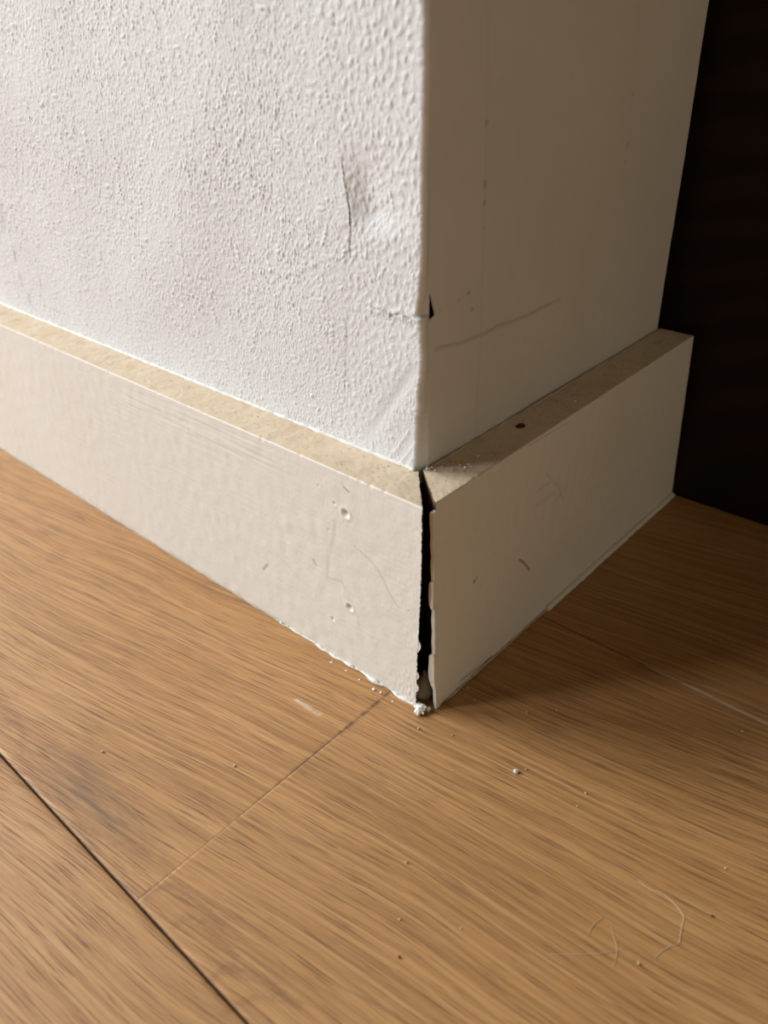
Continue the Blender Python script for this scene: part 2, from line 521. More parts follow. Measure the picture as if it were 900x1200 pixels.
# map the last 30 mm on to the wandering edge
X = w[:, None] + (xe[None, :] - w[-1]) * smooth(-0.11, w[-1], w)[:, None]
Z = np.broadcast_to(zs[None, :], X.shape)
fine = smooth(-0.45, -0.42, X) * ztop[None, :]
n1 = N_FINE(X + 0.0007 * N_MID(X, Z), Z)
relief = np.sqrt(n1 ** 2 + 0.10) * (1 + 0.12 * N_BIG(X * 2, Z * 2))
soft = 0.75 + 0.25 * smooth(0.10, 0.16, Z)
H = 0.00014 * relief * soft + 0.00005 * N_TINY(X, Z) + 0.00022 * N_BIG(X, Z)
de = xe[None, :] - X
H = H * fine + 0.00002 - 0.00003 * np.exp(-de / 0.0008) + 0.0002 * curl[None, :] * np.exp(-de / 0.008)
dirt = np.zeros_like(X)
crack_v = [on_wall_left(409, 247), on_wall_left(411, 270), on_wall_left(410, 290), on_wall_left(412, 302)]
D = dist_line(X, Z, crack_v)
H -= 0.00012 * gauss(D, 0.0005)
for c0, k, wd in (((18, 296), .5, .0009), ((16, 290), .35, .0007), ((25, 325), .22, .0012), ((34, 345), .25, .0016), ((2, 240), .2, .002), ((47, 326), .3, .0007), ((3, 255), .2, .003)):
    dirt = np.maximum(dirt, k * gauss(dist_line(X, Z, [on_wall_left(*c0), on_wall_left(c0[0] + 1, c0[1] + 9)]), wd))
Y = YL - H
me = np_mesh('wallpaper_strip', np.stack([X, Y, Z], -1).reshape(-1, 3), grid_faces(*X.shape), dict(dirt=dirt))
ws = link('wallpaper_strip', me, M_PAPER, wall_left)
ws['label'] = 'finely crinkled white wallpaper with a lifted edge'

# --- the strip next to the corner, wrapping round the worn edge
RAD = 0.0016
edge_px = [(499.5, 0), (499, 100), (497, 200), (495.5, 300), (492, 355), (490, 371), (494, 374), (495.5, 400), (496.5, 430), (494, 450), (492.5, 480), (490.5, 510), (490, 530), (487.5, 552)]
edge = sorted([on_wall_left(*p) for p in edge_px], key=lambda p: p[1])
ez = np.array([p[1] for p in edge]); ex = np.array([p[0] for p in edge])
WRAP = 0.0030
u = np.concatenate([np.arange(-0.0012, 0.0335, 0.00032), [0.0335]])
nflat = len(u)
arc = np.linspace(0, math.pi / 2, 9)[1:]
tail = np.linspace(0, WRAP, 9)[1:]
xs0 = seam_at(zs); xc = np.interp(zs, ez, ex)
xc = xc + 0.00010 * N_MID(zs, zs * 0 + .03) + 0.00005 * N_SPECK(zs, zs * 0 + .03) * (1 + (zs < 0.14))
# centre of rounding sits RAD behind the edge
Xf = (xs0[None, :] + (u[:, None] + 0.0) / u[-1] * (xc - RAD - xs0)[None, :])
Zf = np.broadcast_to(zs[None, :], Xf.shape)
chip = N_CHIP(Xf, Zf)
de = Xf - xs0[None, :]
smoothband = gauss(dist_line(Xf, Zf, [on_wall_left(488, 432), on_wall_left(432, 512)]), 0.0022)
lowcorner = smooth(0.112, 0.098, Zf) * smooth(-0.034, -0.022, Xf)
rel = np.clip(chip - 0.1, 0, 1.8) * 0.00012 + 0.00009 * np.sqrt(N_FINE(Xf, Zf) ** 2 + .1) + 0.00003 + 0.00022 * N_BIG(Xf, Zf)
Hf = rel * ztop[None, :] * (1 - 0.85 * smoothband) * (1 - 0.8 * lowcorner) * (0.7 + 0.3 * smooth(0.13, 0.17, Zf)) + 0.00003 * N_TINY(Xf, Zf) * ztop[None, :]
# hollow beside the lifted edge
dp = np.clip(de, 0, 1); dl = curl[None, :] * (1.35 * np.exp(-(dp / 0.018) ** 2) * smooth(-0.002, 0.011, dp) - 0.02)
Hf = Hf - 0.0018 * dl + 0.0001 * curl[None, :] * gauss(dist_line(Xf, Zf, [on_wall_left(414, 256), on_wall_left(470, 205)]), 0.004)
Hf = Hf + 0.00007 * smooth(0.165, 0.155, Zf)
Hf += 0.00010 * smoothband
for a, b_ in (((496, 508), (468, 545)), ((492, 520), (478, 548)), ((480, 505), (455, 540)), ((496, 495), (485, 530))):
    Hf += 0.00012 * gauss(dist_line(Xf, Zf, [on_wall_left(*a), on_wall_left(*b_)]), 0.0006)
# horizontal crack
jag = 0.0004 * N_MID(Xf * 1.6, Zf * 0.2) + 0.00030 * N_TINY(Xf * .8, Zf * .5)
ck = [on_wall_left(*p) for p in ((418, 356), (440, 362), (455, 367), (470, 369), (482, 373), (500, 373))]
D = dist_line(Xf, Zf + jag, ck)
ckw = smooth(ck[0][0], ck[2][0], Xf)
Hf += -0.0003 * ckw * gauss(D, 0.00035) * (0.3 + 0.7 * (N_SPECK(Xf, Zf * .5) > -.1)) + 0.0003 * ckw * gauss(D - 0.0008, 0.0006)
dirt = 0.5 * ckw * gauss(D, 0.00035) * (N_SPECK(Xf, Zf * .5) > -.1)
D2 = dist_line(Xf + 0.0002 * N_TINY(Xf, Zf), Zf, crack_v)
Hf -= 0.0003 * gauss(D2, 0.0003); dirt = np.maximum(dirt, 0.5 * gauss(D2, 0.00028))
Yf = YL - Hf
Hlast = Hf[-1]
rows_x, rows_y = [], []
cxr = xc - RAD; cyr = YL + RAD
for a in arc:
    rows_x.append(cxr + (RAD + Hlast * (1 - a / 1.6)) * math.sin(a)); rows_y.append(cyr - (RAD + Hlast * (1 - a / 1.6)) * math.cos(a))
tx, ty = RIGHT['A'][0], RIGHT['A'][1]
# the paper leans from the worn edge back on to the plane of the right wall
plane_x = lambda y: (NR + 0.0 - 0) / RIGHT['N'][0] - (RIGHT['N'][1] / RIGHT['N'][0]) * y
for k, a in enumerate(tail):
    y = cyr + a
    f = smooth(0, WRAP, a)
    rows_x.append(xc * (1 - f) + (plane_x(y) + 0.0001) * f + 0.00006 * N_TINY(zs, zs * 0 + a * 3)); rows_y.append(np.full_like(zs, y))
Xw, Yw = np.array(rows_x), np.array(rows_y)
Xa = np.concatenate([Xf, Xw]); Ya = np.concatenate([Yf, Yw]); Za = np.broadcast_to(zs[None, :], Xa.shape)
da = np.concatenate([dirt, np.repeat(dirt[-1:] * 0.4, len(Xw), 0)])
me = np_mesh('wallpaper_strip', np.stack([Xa, Ya, Za], -1).reshape(-1, 3), grid_faces(*Xa.shape), dict(dirt=da))
ws2 = link('wallpaper_strip', me, M_PAPER, wall_left)
ws2['label'] = 'coarsely pebbled white wallpaper folded round the cracked corner'

# ================================================================== right wall
S_END_WALL = 0.1962


def R3(s, n, z):
    s, n, z = np.broadcast_arrays(np.asarray(s, float), np.asarray(n, float), np.asarray(z, float))
    return np.stack([RIGHT['A'][0] * s + RIGHT['N'][0] * n, RIGHT['A'][1] * s + RIGHT['N'][1] * n, z], -1)


vv = []
for s in (YL + 0.1005, S_END_WALL):
    for n in (NR - 0.003, NR - 0.20):
        for z in (0.0, 1.6):
            vv.append(tuple(R3(s, n, z)))
me = bpy.data.meshes.new('wall_right')
me.from_pydata(vv, [], [(0, 4, 5, 1), (2, 3, 7, 6), (0, 1, 3, 2), (4, 6, 7, 5), (1, 5, 7, 3), (0, 2, 6, 4)]); me.update()
wall_right = link('wall_right', me, M_PLAIN)
tag(wall_right, 'shaded smooth wall with faint seams to the right of the corner', None, None, 'structure')


def line_s(pxs):
    q = sorted([on_wall_right(*p) for p in pxs], key=lambda p: p[1])
    z = np.array([p[1] for p in q]); s = np.array([p[0] for p in q])
    return lambda zz: np.interp(zz, z, s)


seam_a = line_s([(574, -20), (572, 60), (569, 180), (566, 290), (562, 400), (557, 505), (555, 530)])
seam_b = line_s([(752, -20), (748, 40), (738, 150), (728, 230), (718, 310), (710, 370), (706, 410)])
tear = [on_wall_right(504, 332), on_wall_right(504, 372), on_wall_right(504, 400)]
tz_top, tz_mid, tz_bot = tear[0][1], tear[1][1], tear[2][1]
start0 = cyr + WRAP - 0.0002


def gap_at(z):
    a = 0.0021 * np.clip((tz_top - z) / (tz_top - tz_mid), 0, 1) * smooth(tz_mid - 0.0003, tz_mid + 0.0005, z)
    b_ = 0.0007 * smooth(tz_bot, tz_mid - .002, z) * (1 - smooth(tz_mid - 0.0015, tz_mid - 0.0005, z))
    return a + b_


zr = np.unique(np.concatenate([np.arange(HB - 0.006, 0.25, 0.0005), np.linspace(0.25, 1.6, 60)]))
zfade = 1 - smooth(0.245, 0.26, zr)


def right_strip(s0, s1, proud, step, label, first=False):
    s0 = s0(zr) if callable(s0) else np.full_like(zr, s0)
    s1 = s1(zr) if callable(s1) else np.full_like(zr, s1)
    n = int((s1 - s0).mean() / step) + 2
    t = np.linspace(0, 1, n)
    if first:
        t = np.unique(np.concatenate([np.linspace(0, 0.2, 40), t]))
    S = s0[None, :] + t[:, None] * (s1 - s0)[None, :]
    Zr = np.broadcast_to(zr[None, :], S.shape)
    Hh = 0.00022 * N_BIG(S * 1.0, Zr * 0.6) + 0.00003 * N_MID(S, Zr) * zfade[None, :] + proud
    dirt = np.zeros_like(S)
    # faint horizontal crack
    ln = [on_wall_right(*p) for p in ((512, 408), (540, 400), (565, 391), (600, 377), (630, 364), (657, 351))]
    D = dist_line(S, Zr + 0.00018 * N_BIG(S * 4, Zr * .2), ln)
    Hh -= 0.00035 * gauss(D, 0.0007)
    dirt = np.maximum(dirt, 0.28 * gauss(D, 0.0006))
    for sm, k in ((seam_a, 1.0), (seam_b, .6)):
        ds = np.abs(S - sm(Zr) - 0.00012 * N_TINY(Zr, Zr * 0))
        spots = smooth(0.2, 1.2, N_SPECK(Zr * 0.5, Zr * 0 + 0.01)) * smooth(0.160, 0.170, Zr) * (1 - smooth(0.196, 0.204, Zr))
        dirt = np.maximum(dirt, (0.10 * k + 0.55 * spots * k) * gauss(ds, 0.0006))
    for px, py, k in ((549, 343, .7), (553, 362, .5), (525, 357, .15), (538, 351, .25), (516, 362, .2), (530, 356, .12), (544, 345, .15)):
        d = np.hypot(S - on_wall_right(px, py)[0], Zr - on_wall_right(px, py)[1])
        dirt = np.maximum(dirt, k * gauss(d, 0.0006)); Hh -= 0.0003 * gauss(d, 0.0006)
    if first:   # lip of the tear
        lip = smooth(tz_top, tz_mid + 0.001, zr) * smooth(tz_mid - 0.0012, tz_mid, zr)
        Hh += 0.0008 * lip[None, :] * np.exp(-(S - s0[None, :]) / 0.0010)
        Hh -= 0.0002 * np.exp(-(S - s0[None, :]) / 0.0008)
    co = R3(S, NR + Hh, Zr).reshape(-1, 3)
    # turn the free edges in towards the wall
    o = link('wallpaper_strip', np_mesh('wallpaper_strip', co, grid_faces(*S.shape), dict(dirt=dirt)), M_PLAIN, wall_right)
    return o


right_strip(lambda z: start0 + gap_at(z), lambda z: seam_a(z) + 0.00005, 0.00014, 0.0006, '', True)
right_strip(lambda z: seam_a(z) - 0.0003, lambda z: seam_b(z), 0.0, 0.0009, '')
right_strip(lambda z: seam_b(z) - 0.0003, S_END_WALL, -0.00012, 0.0009, '')

# ================================================================== skirtings
def profile():
    """closed loop (n, z, normal n, normal z, region): 0 painted front, 1 raw top, 2 hidden"""
    P = []
    z0, r = 0.0006, 0.0006
    for z in np.linspace(z0, HB - r, 190): P.append((0, z, 1, 0, 0))
    for a in np.linspace(0, math.pi / 2, 5)[1:-1]: P.append((-r + r * math.cos(a), HB - r + r * math.sin(a), math.cos(a), math.sin(a), 0 if a < .9 else 1))
    for n in np.linspace(-r, -TB, 40): P.append((n, HB, 0, 1, 1))
    for z in np.linspace(HB - .002, z0, 12): P.append((-TB, z, -1, 0, 2))
    for n in np.linspace(-TB + .002, -.001, 8): P.append((n, z0, 0, -1, 2))
    return np.array(P)


def front_tip(fr, pxs):
    q = sorted([on_face(fr, *p) for p in pxs], key=lambda p: p[1])
    z = np.array([p[1] for p in q]); s = np.array([p[0] for p in q])
    return lambda zz: np.interp(zz, z, s)


def skirting(name, fr, tip, back_tip, end, cols, marks, seed):
    P = profile()
    n, z, nn, nz, reg = P.T
    sF = tip(z)
    # back of the mitre, keeping the same spread towards the floor
    shift = (back_tip - tip(HB)) * (-n / TB)
    s0 = sF + shift
    rag = 0.00011 * N_TINY(z * .8 + seed, n * 1.3) + 0.00008 * N_SPECK(z + seed, n)
    s0 = s0 + rag
    s1 = end(z)
    S = s0[None, :] + cols[:, None] * (s1 - s0)[None, :]
    NN = np.broadcast_to(n[None, :], S.shape); ZZ = np.broadcast_to(z[None, :], S.shape)
    front = (reg == 0)[None, :] * 1.0; top = (reg == 1)[None, :] * 1.0
    edge = np.minimum(smooth(0, .003, HB - ZZ), 1)
    near = smooth(1.2, 0.5, S)
    Hh = front * (0.00003 * N_MID(S, ZZ) + 0.000012 * N_FINE(S, ZZ)) * edge + top * 0.000025 * N_CHIP(S, NN) * smooth(0, .002, -NN)
    Hh = Hh + top * 0.00005 * N_MID(S, NN) * smooth(0, .003, -NN)
    # worn long edge
    Hh = Hh - 0.00018 * np.clip(N_SPECK(S * .5, S * 0 + .02) - 1.0, 0, 1.5) * gauss(HB - ZZ, .0012) * gauss(NN, .0012)
    dirt = np.zeros_like(S)
    dirt = np.maximum(dirt, top * 0.55 * smooth(1.7, 2.4, N_SPECK(S, NN * 1.0 + .05)))
    dirt = np.maximum(dirt, top * 0.16 * smooth(0.9, 2.2, N_MID(S * 0.8, NN * 1.0 + .1)))
    dirt = np.maximum(dirt, top * 0.45 * gauss(NN + TB, 0.0012) * smooth(-.2, 1, N_MID(S, NN * 0)))
    dirt = np.maximum(dirt, front * 0.18 * gauss(ZZ, 0.0025) * smooth(-.5, 1, N_MID(S, ZZ)))
    Hh, dirt = marks(S, ZZ, NN, front, top, Hh, dirt)
    lean = fr['lean'] * ZZ / HB
    n3 = NN + nn[None, :] * Hh + lean; z3 = ZZ + nz[None, :] * Hh
    co = fr['O'] + S[..., None] * fr['A'] + n3[..., None] * fr['N']; co[..., 2] += z3
    nu, nv = S.shape
    faces = grid_faces(nu, nv, closed=True)
    j = np.tile(np.arange(nv), nu - 1); j1 = (j + 1) % nv
    rg = np.maximum(reg[j], reg[j1]); 
    rg = np.where((reg[j] == 2) | (reg[j1] == 2), 2, np.where((reg[j] == 1) & (reg[j1] == 1), 1, np.where((reg[j] == 0) & (reg[j1] == 0), 0, 1)))
    # end caps as fans
    co = co.reshape(-1, 3)
    c0 = co[:nv].mean(0); c1 = co[-nv:].mean(0)
    co = np.vstack([co, c0, c1]); i0, i1 = len(co) - 2, len(co) - 1
    k = np.arange(nv); k1 = (k + 1) % nv
    fa = np.stack([k, k1, np.full(nv, i0)], -1); fb = np.stack([(nu - 1) * nv + k1, (nu - 1) * nv + k, np.full(nv, i1)], -1)
    if np.cross(fr['A'], fr['N'])[2] > 0:
        pass
    tri = np.vstack([fa, fb])
    q = np.vstack([faces[:, [0, 1, 2]], faces[:, [0, 2, 3]], tri])
    mi = np.concatenate([rg, rg, np.full(len(tri), 2)])
    d = np.concatenate([dirt.ravel(), [0, 0]])
    me = np_mesh(name, co, q, dict(dirt=d), True, mi)
    o = link(name, me, [M_PAINT, M_RAW, M_MDF])
    import bmesh
    bm = bmesh.new(); bm.from_mesh(me); bmesh.ops.recalc_face_normals(bm, faces=bm.faces)
    sharp_verts = set()
    for e in bm.edges:
        if len(e.link_faces) == 2 and e.calc_face_angle(0) > 0.7: e.smooth = False
    bm.to_mesh(me); bm.free()
    return o


def shaded_pit(Hh, dirt, S, Z, c, r, dep, k):
    d = np.hypot(S - c[0], Z - c[1])
    Hh = Hh - dep * gauss(d, r) + 0.25 * dep * gauss(d - 1.7 * r, 0.5 * r)
    return Hh, np.maximum(dirt, k * gauss(np.hypot(S - c[0] - .35 * r, Z - c[1] - .35 * r), r * 0.55))  # dirt spot, shifted so it also paints the dent's shaded upper side


def scratch(Hh, dirt, S, Z, pts, w, dep, k):
    d = dist_line(S, Z, pts)
    return Hh - dep * gauss(d, w), np.maximum(dirt, k * gauss(d, w))


def marks_left(S, Z, NN, front, top, Hh, dirt):
    F = lambda *p: [on_face(LEFT, *q) for q in p]
    h, dd = np.zeros_like(S), np.zeros_like(S)
    for px, py, r, dep, k in ((405, 602, .0013, .0009, .35), (410, 712, .0012, .0008, .3), (390, 725, .0008, .0005, .3), (392, 590, .0006, .0004, .75),
                              (331, 682, .0004, .0002, .7), (385, 621, .0005, .0002, .5), (373, 569, .0005, .0002, .4), (479, 716, .0004, .0002, .6), (446, 671, .0004, .0001, .4), (78, 512, .0005, .0002, .4)):
        h, dd = shaded_pit(h, dd, S, Z, F((px, py))[0], r, dep, k)
    for pts, w, dep, k in ((((403, 571), (409, 577)), .0003, .0002, .8), (((309, 668), (314, 662)), .0004, .0002, .55), (((367, 656), (371, 663)), .0003, .0002, .7),
                           (((415, 640), (424, 648), (432, 655), (443, 668), (450, 680), (456, 694), (468, 713)), .00028, .0001, .32),
                           (((393, 612), (391, 632), (385, 655), (384, 680)), .0007, .00005, .16), (((325, 650), (345, 672), (352, 680)), .0004, .00004, .15),
                           (((385, 678), (400, 681), (405, 690)), .0006, .00004, .16), (((420, 720), (421, 735)), .0004, .00004, .14)):
        h, dd = scratch(h, dd, S, Z, F(*pts), w, dep, k)
    a, b_ = F((140, 470))[0], F((320, 540))[0]
    band = smooth(a[0] + .02, a[0] - .02, S) * smooth(b_[0] - .01, b_[0] + .03, S) * gauss(Z - (HB - 0.010), 0.006)
    h += 0.00006 * band * N_BRUSH(S, Z)
    h += 0.000010 * N_BRUSH(S, Z)
    # paint swelling along the lower corner
    lowc = smooth(0.03, 0.0, S) * smooth(0.02, 0.0, Z)
    h += 0.00005 * lowc * N_FINE(S, Z)
    return Hh + front * h, np.maximum(dirt, front * dd)


def marks_right(S, Z, NN, front, top, Hh, dirt):
    F = lambda *p: [on_face(RIGHT, *q) for q in p]
    h, dd = np.zeros_like(S), np.zeros_like(S)
    for px, py, r, dep, k in ((556, 681, .0007, .0007, .8), (614, 640, .0004, .0001, .4), (690, 560, .0004, .0001, .4), (724, 520, .0005, .0002, .3)):
        h, dd = shaded_pit(h, dd, S, Z, F((px, py))[0], r, dep, k)
    for pts, w, dep, k in ((((609, 656), (614, 659), (618, 664), (621, 668)), .00045, .0003, .85), (((560, 676), (556, 683)), .0004, .0004, .7),
                           (((640, 555), (655, 570), (660, 585)), .0005, .00005, .22), (((630, 575), (645, 565)), .0005, .00005, .2), (((648, 590), (662, 572)), .0006, .00005, .16),
                           (((628, 592), (650, 578)), .0006, .00004, .14), (((620, 522), (660, 498), (668, 494)), .0003, .0001, .3), (((700, 600), (760, 540)), .0003, .0, .08),
                           (((541, 797), (560, 783), (574, 772)), .0008, .0002, .5), (((570, 776), (577, 770)), .0006, .0004, .8)):
        h, dd = scratch(h, dd, S, Z, F(*pts), w, dep, k)
    # marks on the front face only; the raw top gets none
    return Hh + front * h, np.maximum(dirt, front * dd)


cl = np.concatenate([np.arange(0, 0.006, 0.00022), np.arange(0.006, 0.36, 0.00052), np.linspace(0.36, 2.15, 60)])
cl = cl / cl[-1]
tipL = front_tip(LEFT, [(494.5, 597), (494, 640), (493, 690), (490.5, 740), (489, 765), (488, 800), (487, 833)])
bl = on_top(489, 553)
skl = skirting('baseboard_left', LEFT, tipL, float(np.dot(bl, LEFT['A'])), lambda z: np.full_like(z, 2.15), cl, marks_left, 0.013)
tag(skl, 'brightly lit cream-white skirting board with raw beige top, open mitre at its end', None, None, 'structure')
tipR = front_tip(RIGHT, [(510.5, 597), (512, 640), (512.5, 690), (513, 740), (513.5, 765), (514, 800), (515.5, 832)])
br_ = on_top(497.5, 551)
cr = np.concatenate([np.arange(0, 0.006, 0.00022), np.arange(0.006, 0.205, 0.00055)]); cr = cr / cr[-1]
skr = skirting('baseboard_right', RIGHT, tipR, float(np.dot(br_, RIGHT['A'])), lambda z: 0.2050 - (0.2050 - 0.1978) * z / HB, cr, marks_right, 0.041)
tag(skr, 'shaded skirting board with raw top, pulled away from the mitred corner', None, None, 'structure')


# ---- caulk beads and paint flakes
def bead(name, fr, s0, s1, n_fun, z_fun, rad_fun, mat, parent, step=0.0012, seed=0.0, sides=7, rag=0.5):
    pts, rr = [], []
    m = max(int(abs(s1 - s0) / step), 3)
    for s in np.linspace(s0, s1, m):
        j1 = float(N_MID(s + seed, 0.03 + seed)); j2 = float(N_SPECK(s + seed, 0.05))
        p = fr['O'] + fr['A'] * s + fr['N'] * (n_fun(s) + 0.00010 * j1 * rag); p = p + np.array([0, 0, z_fun(s) + 0.00010 * j2 * rag])
        pts.append(p); rr.append(max(rad_fun(s) * (1 + 0.16 * j1 * rag + 0.14 * j2 * rag), 0.0001))
    return link(name, tube_mesh(name, pts, rr, sides), mat, parent)


# along the back of the left top
o = bead('caulk_bead', LEFT, 0.020, 0.42, lambda s: -TB + LEFT['lean'] + 0.0002, lambda s: HB + 0.0001, lambda s: 0.0008, M_CAULK, skl, seed=.11)
o['label'] = 'thin wavy white caulk line between wall and skirting top'
# along the back of the right top
o = bead('caulk_bead', RIGHT, 0.022, 0.194, lambda s: -TB + RIGHT['lean'] + 0.0010, lambda s: HB - 0.0001, lambda s: 0.0007, M_CAULK_DIRTY_AND_LIGHT, skr, seed=.37)
o['label'] = 'dirty caulk line with a crack behind it'
# foot of the left skirting
s_far = on_face(LEFT, 330, 735)[0]
o = bead('caulk_bead', LEFT, s_far, on_face(LEFT, 487, 832)[0], lambda s: 0.0003, lambda s: 0.0004, lambda s: 0.0004 + 0.0003 * float(smooth(s_far, 0.01, s)), M_CAULK, skl, seed=.71, rag=1.5)
o['label'] = 'ragged white caulk along the foot of the skirting'
o = bead('caulk_bead', LEFT, s_far, 0.50, lambda s: 0.0001, lambda s: 0.0002, lambda s: 0.00035, M_CAULK_DIRTY_AND_LIGHT, skl, seed=.63)  # dull strip stands in for the thin shadow along the far foot
# foot of the right skirting
s_step = on_face(RIGHT, 639, 716)[0]
o = bead('caulk_bead', RIGHT, s_step, 0.2045, lambda s: 0.0006, lambda s: 0.0010, lambda s: 0.0015, M_PAINT, skr, seed=.29, rag=0.3)
o['label'] = 'thick caulk bead along the foot of the skirting'
o = bead('caulk_bead', RIGHT, on_face(RIGHT, 522, 828)[0], s_step, lambda s: 0.0001, lambda s: 0.0004, lambda s: 0.00055, M_CAULK_DIRTY_AND_LIGHT, skr, seed=.53)


def flake(name, fr, pxs, width_px, mat, parent, thick=0.00025, bulge=0.0, flat=False):
    """ragged paint strip standing on the front corner of a mitre: a solid sliver with its own depth"""
    rows = []
    for k, ((px, py), wpx) in enumerate(zip(pxs, width_px)):
        a = on_face(fr, px, py); b_ = on_face(fr, px - wpx, py)
        rows.append((a[0] + .0002, b_[0], a[1]))
    v, f = [], []
    for (sa, sb, z) in rows:
        lean = fr['lean'] * z / HB
        wd = abs(sa - sb)
        sec = ((sa, 0.0001), (sa - 0.0021, 0.0001 - bulge), (sa - 0.0022, -0.85 * wd), (sa, -0.85 * wd))
        if flat:
            sec = ((sa - .0002, -0.00005), (sb, -0.00005), (sb, -thick), (sa - .0002, -thick))
        for s, n in sec:
            p = fr['A'] * s + fr['N'] * (n + lean); v.append((p[0], p[1], z))
    for i in range(len(rows) - 1):
        for k in range(4):
            a, b_ = i * 4 + k, i * 4 + (k + 1) % 4
            f.append((a, b_, b_ + 4, a + 4))
    f.append((3, 2, 1, 0)); e = (len(rows) - 1) * 4; f.append((e, e + 1, e + 2, e + 3))
    me = bpy.data.meshes.new(name); me.from_pydata(v, [], f); me.update()
    return link(name, me, mat, parent)


o = flake('paint_edge', RIGHT, [(511, 599), (511.7, 612), (512, 625), (512, 638), (512.3, 650), (512.3, 662), (512.5, 675), (512.8, 700), (513, 712), (513, 725), (513.3, 738), (513.3, 750), (513.6, 775), (514, 800), (514.5, 820), (515.3, 831)],
          [2.2, 3.0, 2.2, 2.8, 2.0, 2.9, 2.4, 2.6, 2.0, 2.9, 2.3, 3.0, 2.2, 2.6, 2.2, 1.4], M_CAULK, skr, 0.0004)
o['label'] = 'thin white broken paint edge along the open mitre'
o = flake('paint_flake', RIGHT, [(511.5, 679), (511.8, 683), (512, 690), (512, 700), (511.8, 708), (511.5, 712)], [1.5, 4.0, 4.6, 4.8, 4.2, 1.5], M_CAULK, skr, 0.0003, 0.0003)
o = flake('paint_flake', RIGHT, [(512.5, 764), (512.8, 768), (512.8, 778), (512.8, 788), (513, 796), (513.5, 803), (514, 807)], [1.5, 5.0, 5.6, 6.2, 5.8, 3.5, 1.5], M_CAULK, skr, 0.0003, 0.0003)
o = flake('paint_flake', LEFT, [(490, 751), (492, 755), (492.8, 758), (492.2, 761), (489.4, 765)], [2, 5, 6, 5, 2], M_PAINT, skl, 0.0004, 0, True)
o = flake('paint_flake', LEFT, [(488.8, 788), (490.3, 791), (490.6, 794), (488.6, 797)], [2, 4, 4, 2], M_PAINT, skl, 0.0004, 0, True)
o = flake('paint_flake', LEFT, [(488.4, 802), (490, 805), (490.2, 809), (488.2, 811)], [2, 4, 4, 2], M_PAINT, skl, 0.0004, 0, True)

# ================================================================== dark wooden panel on the right
def panel_box(name, s0, s1, n0, n1, z0, z1, mat, parent=None, bev=0.001):
    v, f = box_data(s0, s1, n0, n1, z0, z1, bev)
    v = [tuple(R3(p[0], p[1], p[2])) for p in v]
    f = [tuple(reversed(q)) for q in f]
    me = bpy.data.meshes.new(name); me.from_pydata(v, [], f); me.update()
    return link(name, me, mat, parent)


pan = bpy.data.objects.new('wooden_panel', None); COL.objects.link(pan)
pan.location = tuple(R3(0.215, 0.15, 0.0)); pan.empty_display_size = 0.05
tag(pan, 'tall black-brown wooden panel standing behind the right end of the skirting', 'panel')
ploc = Vector(pan.location)
for nm, a in (('board', (0.2056, 0.2236, NR - 0.10, 0.62, 0.0022, 1.6)), ('plinth', (0.2072, 0.2220, NR - 0.09, 0.61, 0.0, 0.0022))):
    o = panel_box(nm, *a, M_DARK, None, 0.0008 if nm == 'board' else 0.0)
    o.data.transform(Matrix.Translation(-ploc)); o.parent = pan

# ================================================================== small things
def put(name, me, mat, loc, rz=0.0):
    o = link(name, me, mat); o.location = tuple(loc); o.rotation_euler = (0, 0, rz); return o


# grey teardrop of filler in the foot of the gap
import bmesh
bm = bmesh.new(); bmesh.ops.create_uvsphere(bm, u_segments=20, v_segments=14, radius=1.0)
for v in bm.verts:
    t = (v.co.z + 1) / 2
    wdt = (0.0026 * (1 - t) ** 0.75 * (0.35 + 1.3 * t) + 0.0019 * math.sqrt(max(1 - v.co.z ** 2, 0)) * (1 - t)) if t < 1 else 0
    r0 = math.hypot(v.co.x, v.co.y) or 1
    v.co = Vector((v.co.x / r0 * wdt, v.co.y / r0 * wdt * 0.8, 0.0115 * t + 0.0012 * math.sin(3 * v.co.x) * t))
me = bpy.data.meshes.new('filler_drop'); bm.to_mesh(me); bm.free()
me.polygons.foreach_set('use_smooth', np.full(len(me.polygons), True, bool))
p = on_floor(497, 827)
o = put('filler_drop', me, M_FILLER, (p[0] - 0.0026, p[1] + 0.0026, 0), 0.75); o.scale = (1.35, 1.2, 1.25)
tag(o, 'grey teardrop of dried filler in the foot of the open mitre', 'filler')

# crumbly clump of old caulk in front of the gap
clump = bpy.data.objects.new('caulk_clump', None); COL.objects.link(clump); clump.empty_display_size = .005
p = on_floor(491, 834); clump.location = tuple(p); clump.scale = (1.25, 1.25, 1.25)
tag(clump, 'crumbly pinkish-white clump of old caulk at the foot of the gap', 'caulk clump')
for k, (dx, dy, r) in enumerate(((0, 0, .0013), (.0012, .0010, .0010), (-.0011, .0006, .0009), (.0004, -.0011, .0008), (.0020, .0018, .0008), (-.0004, .0012, .0011), (.0010, -.0003, .0009), (-.0016, .0016, .0007))):
    o = link('crumb', lump_mesh('crumb', r, 40 + k, 0.8, 0.6), M_CRUMB, clump); o.location = (dx, dy, 0)

p = on_floor(604, 905)
o = put('crumb', lump_mesh('crumb', 0.00085, 3, 0.85, 0.3), M_CRUMB, p)
tag(o, 'small white plaster crumb alone on the floorboards in front of the corner', 'crumb')

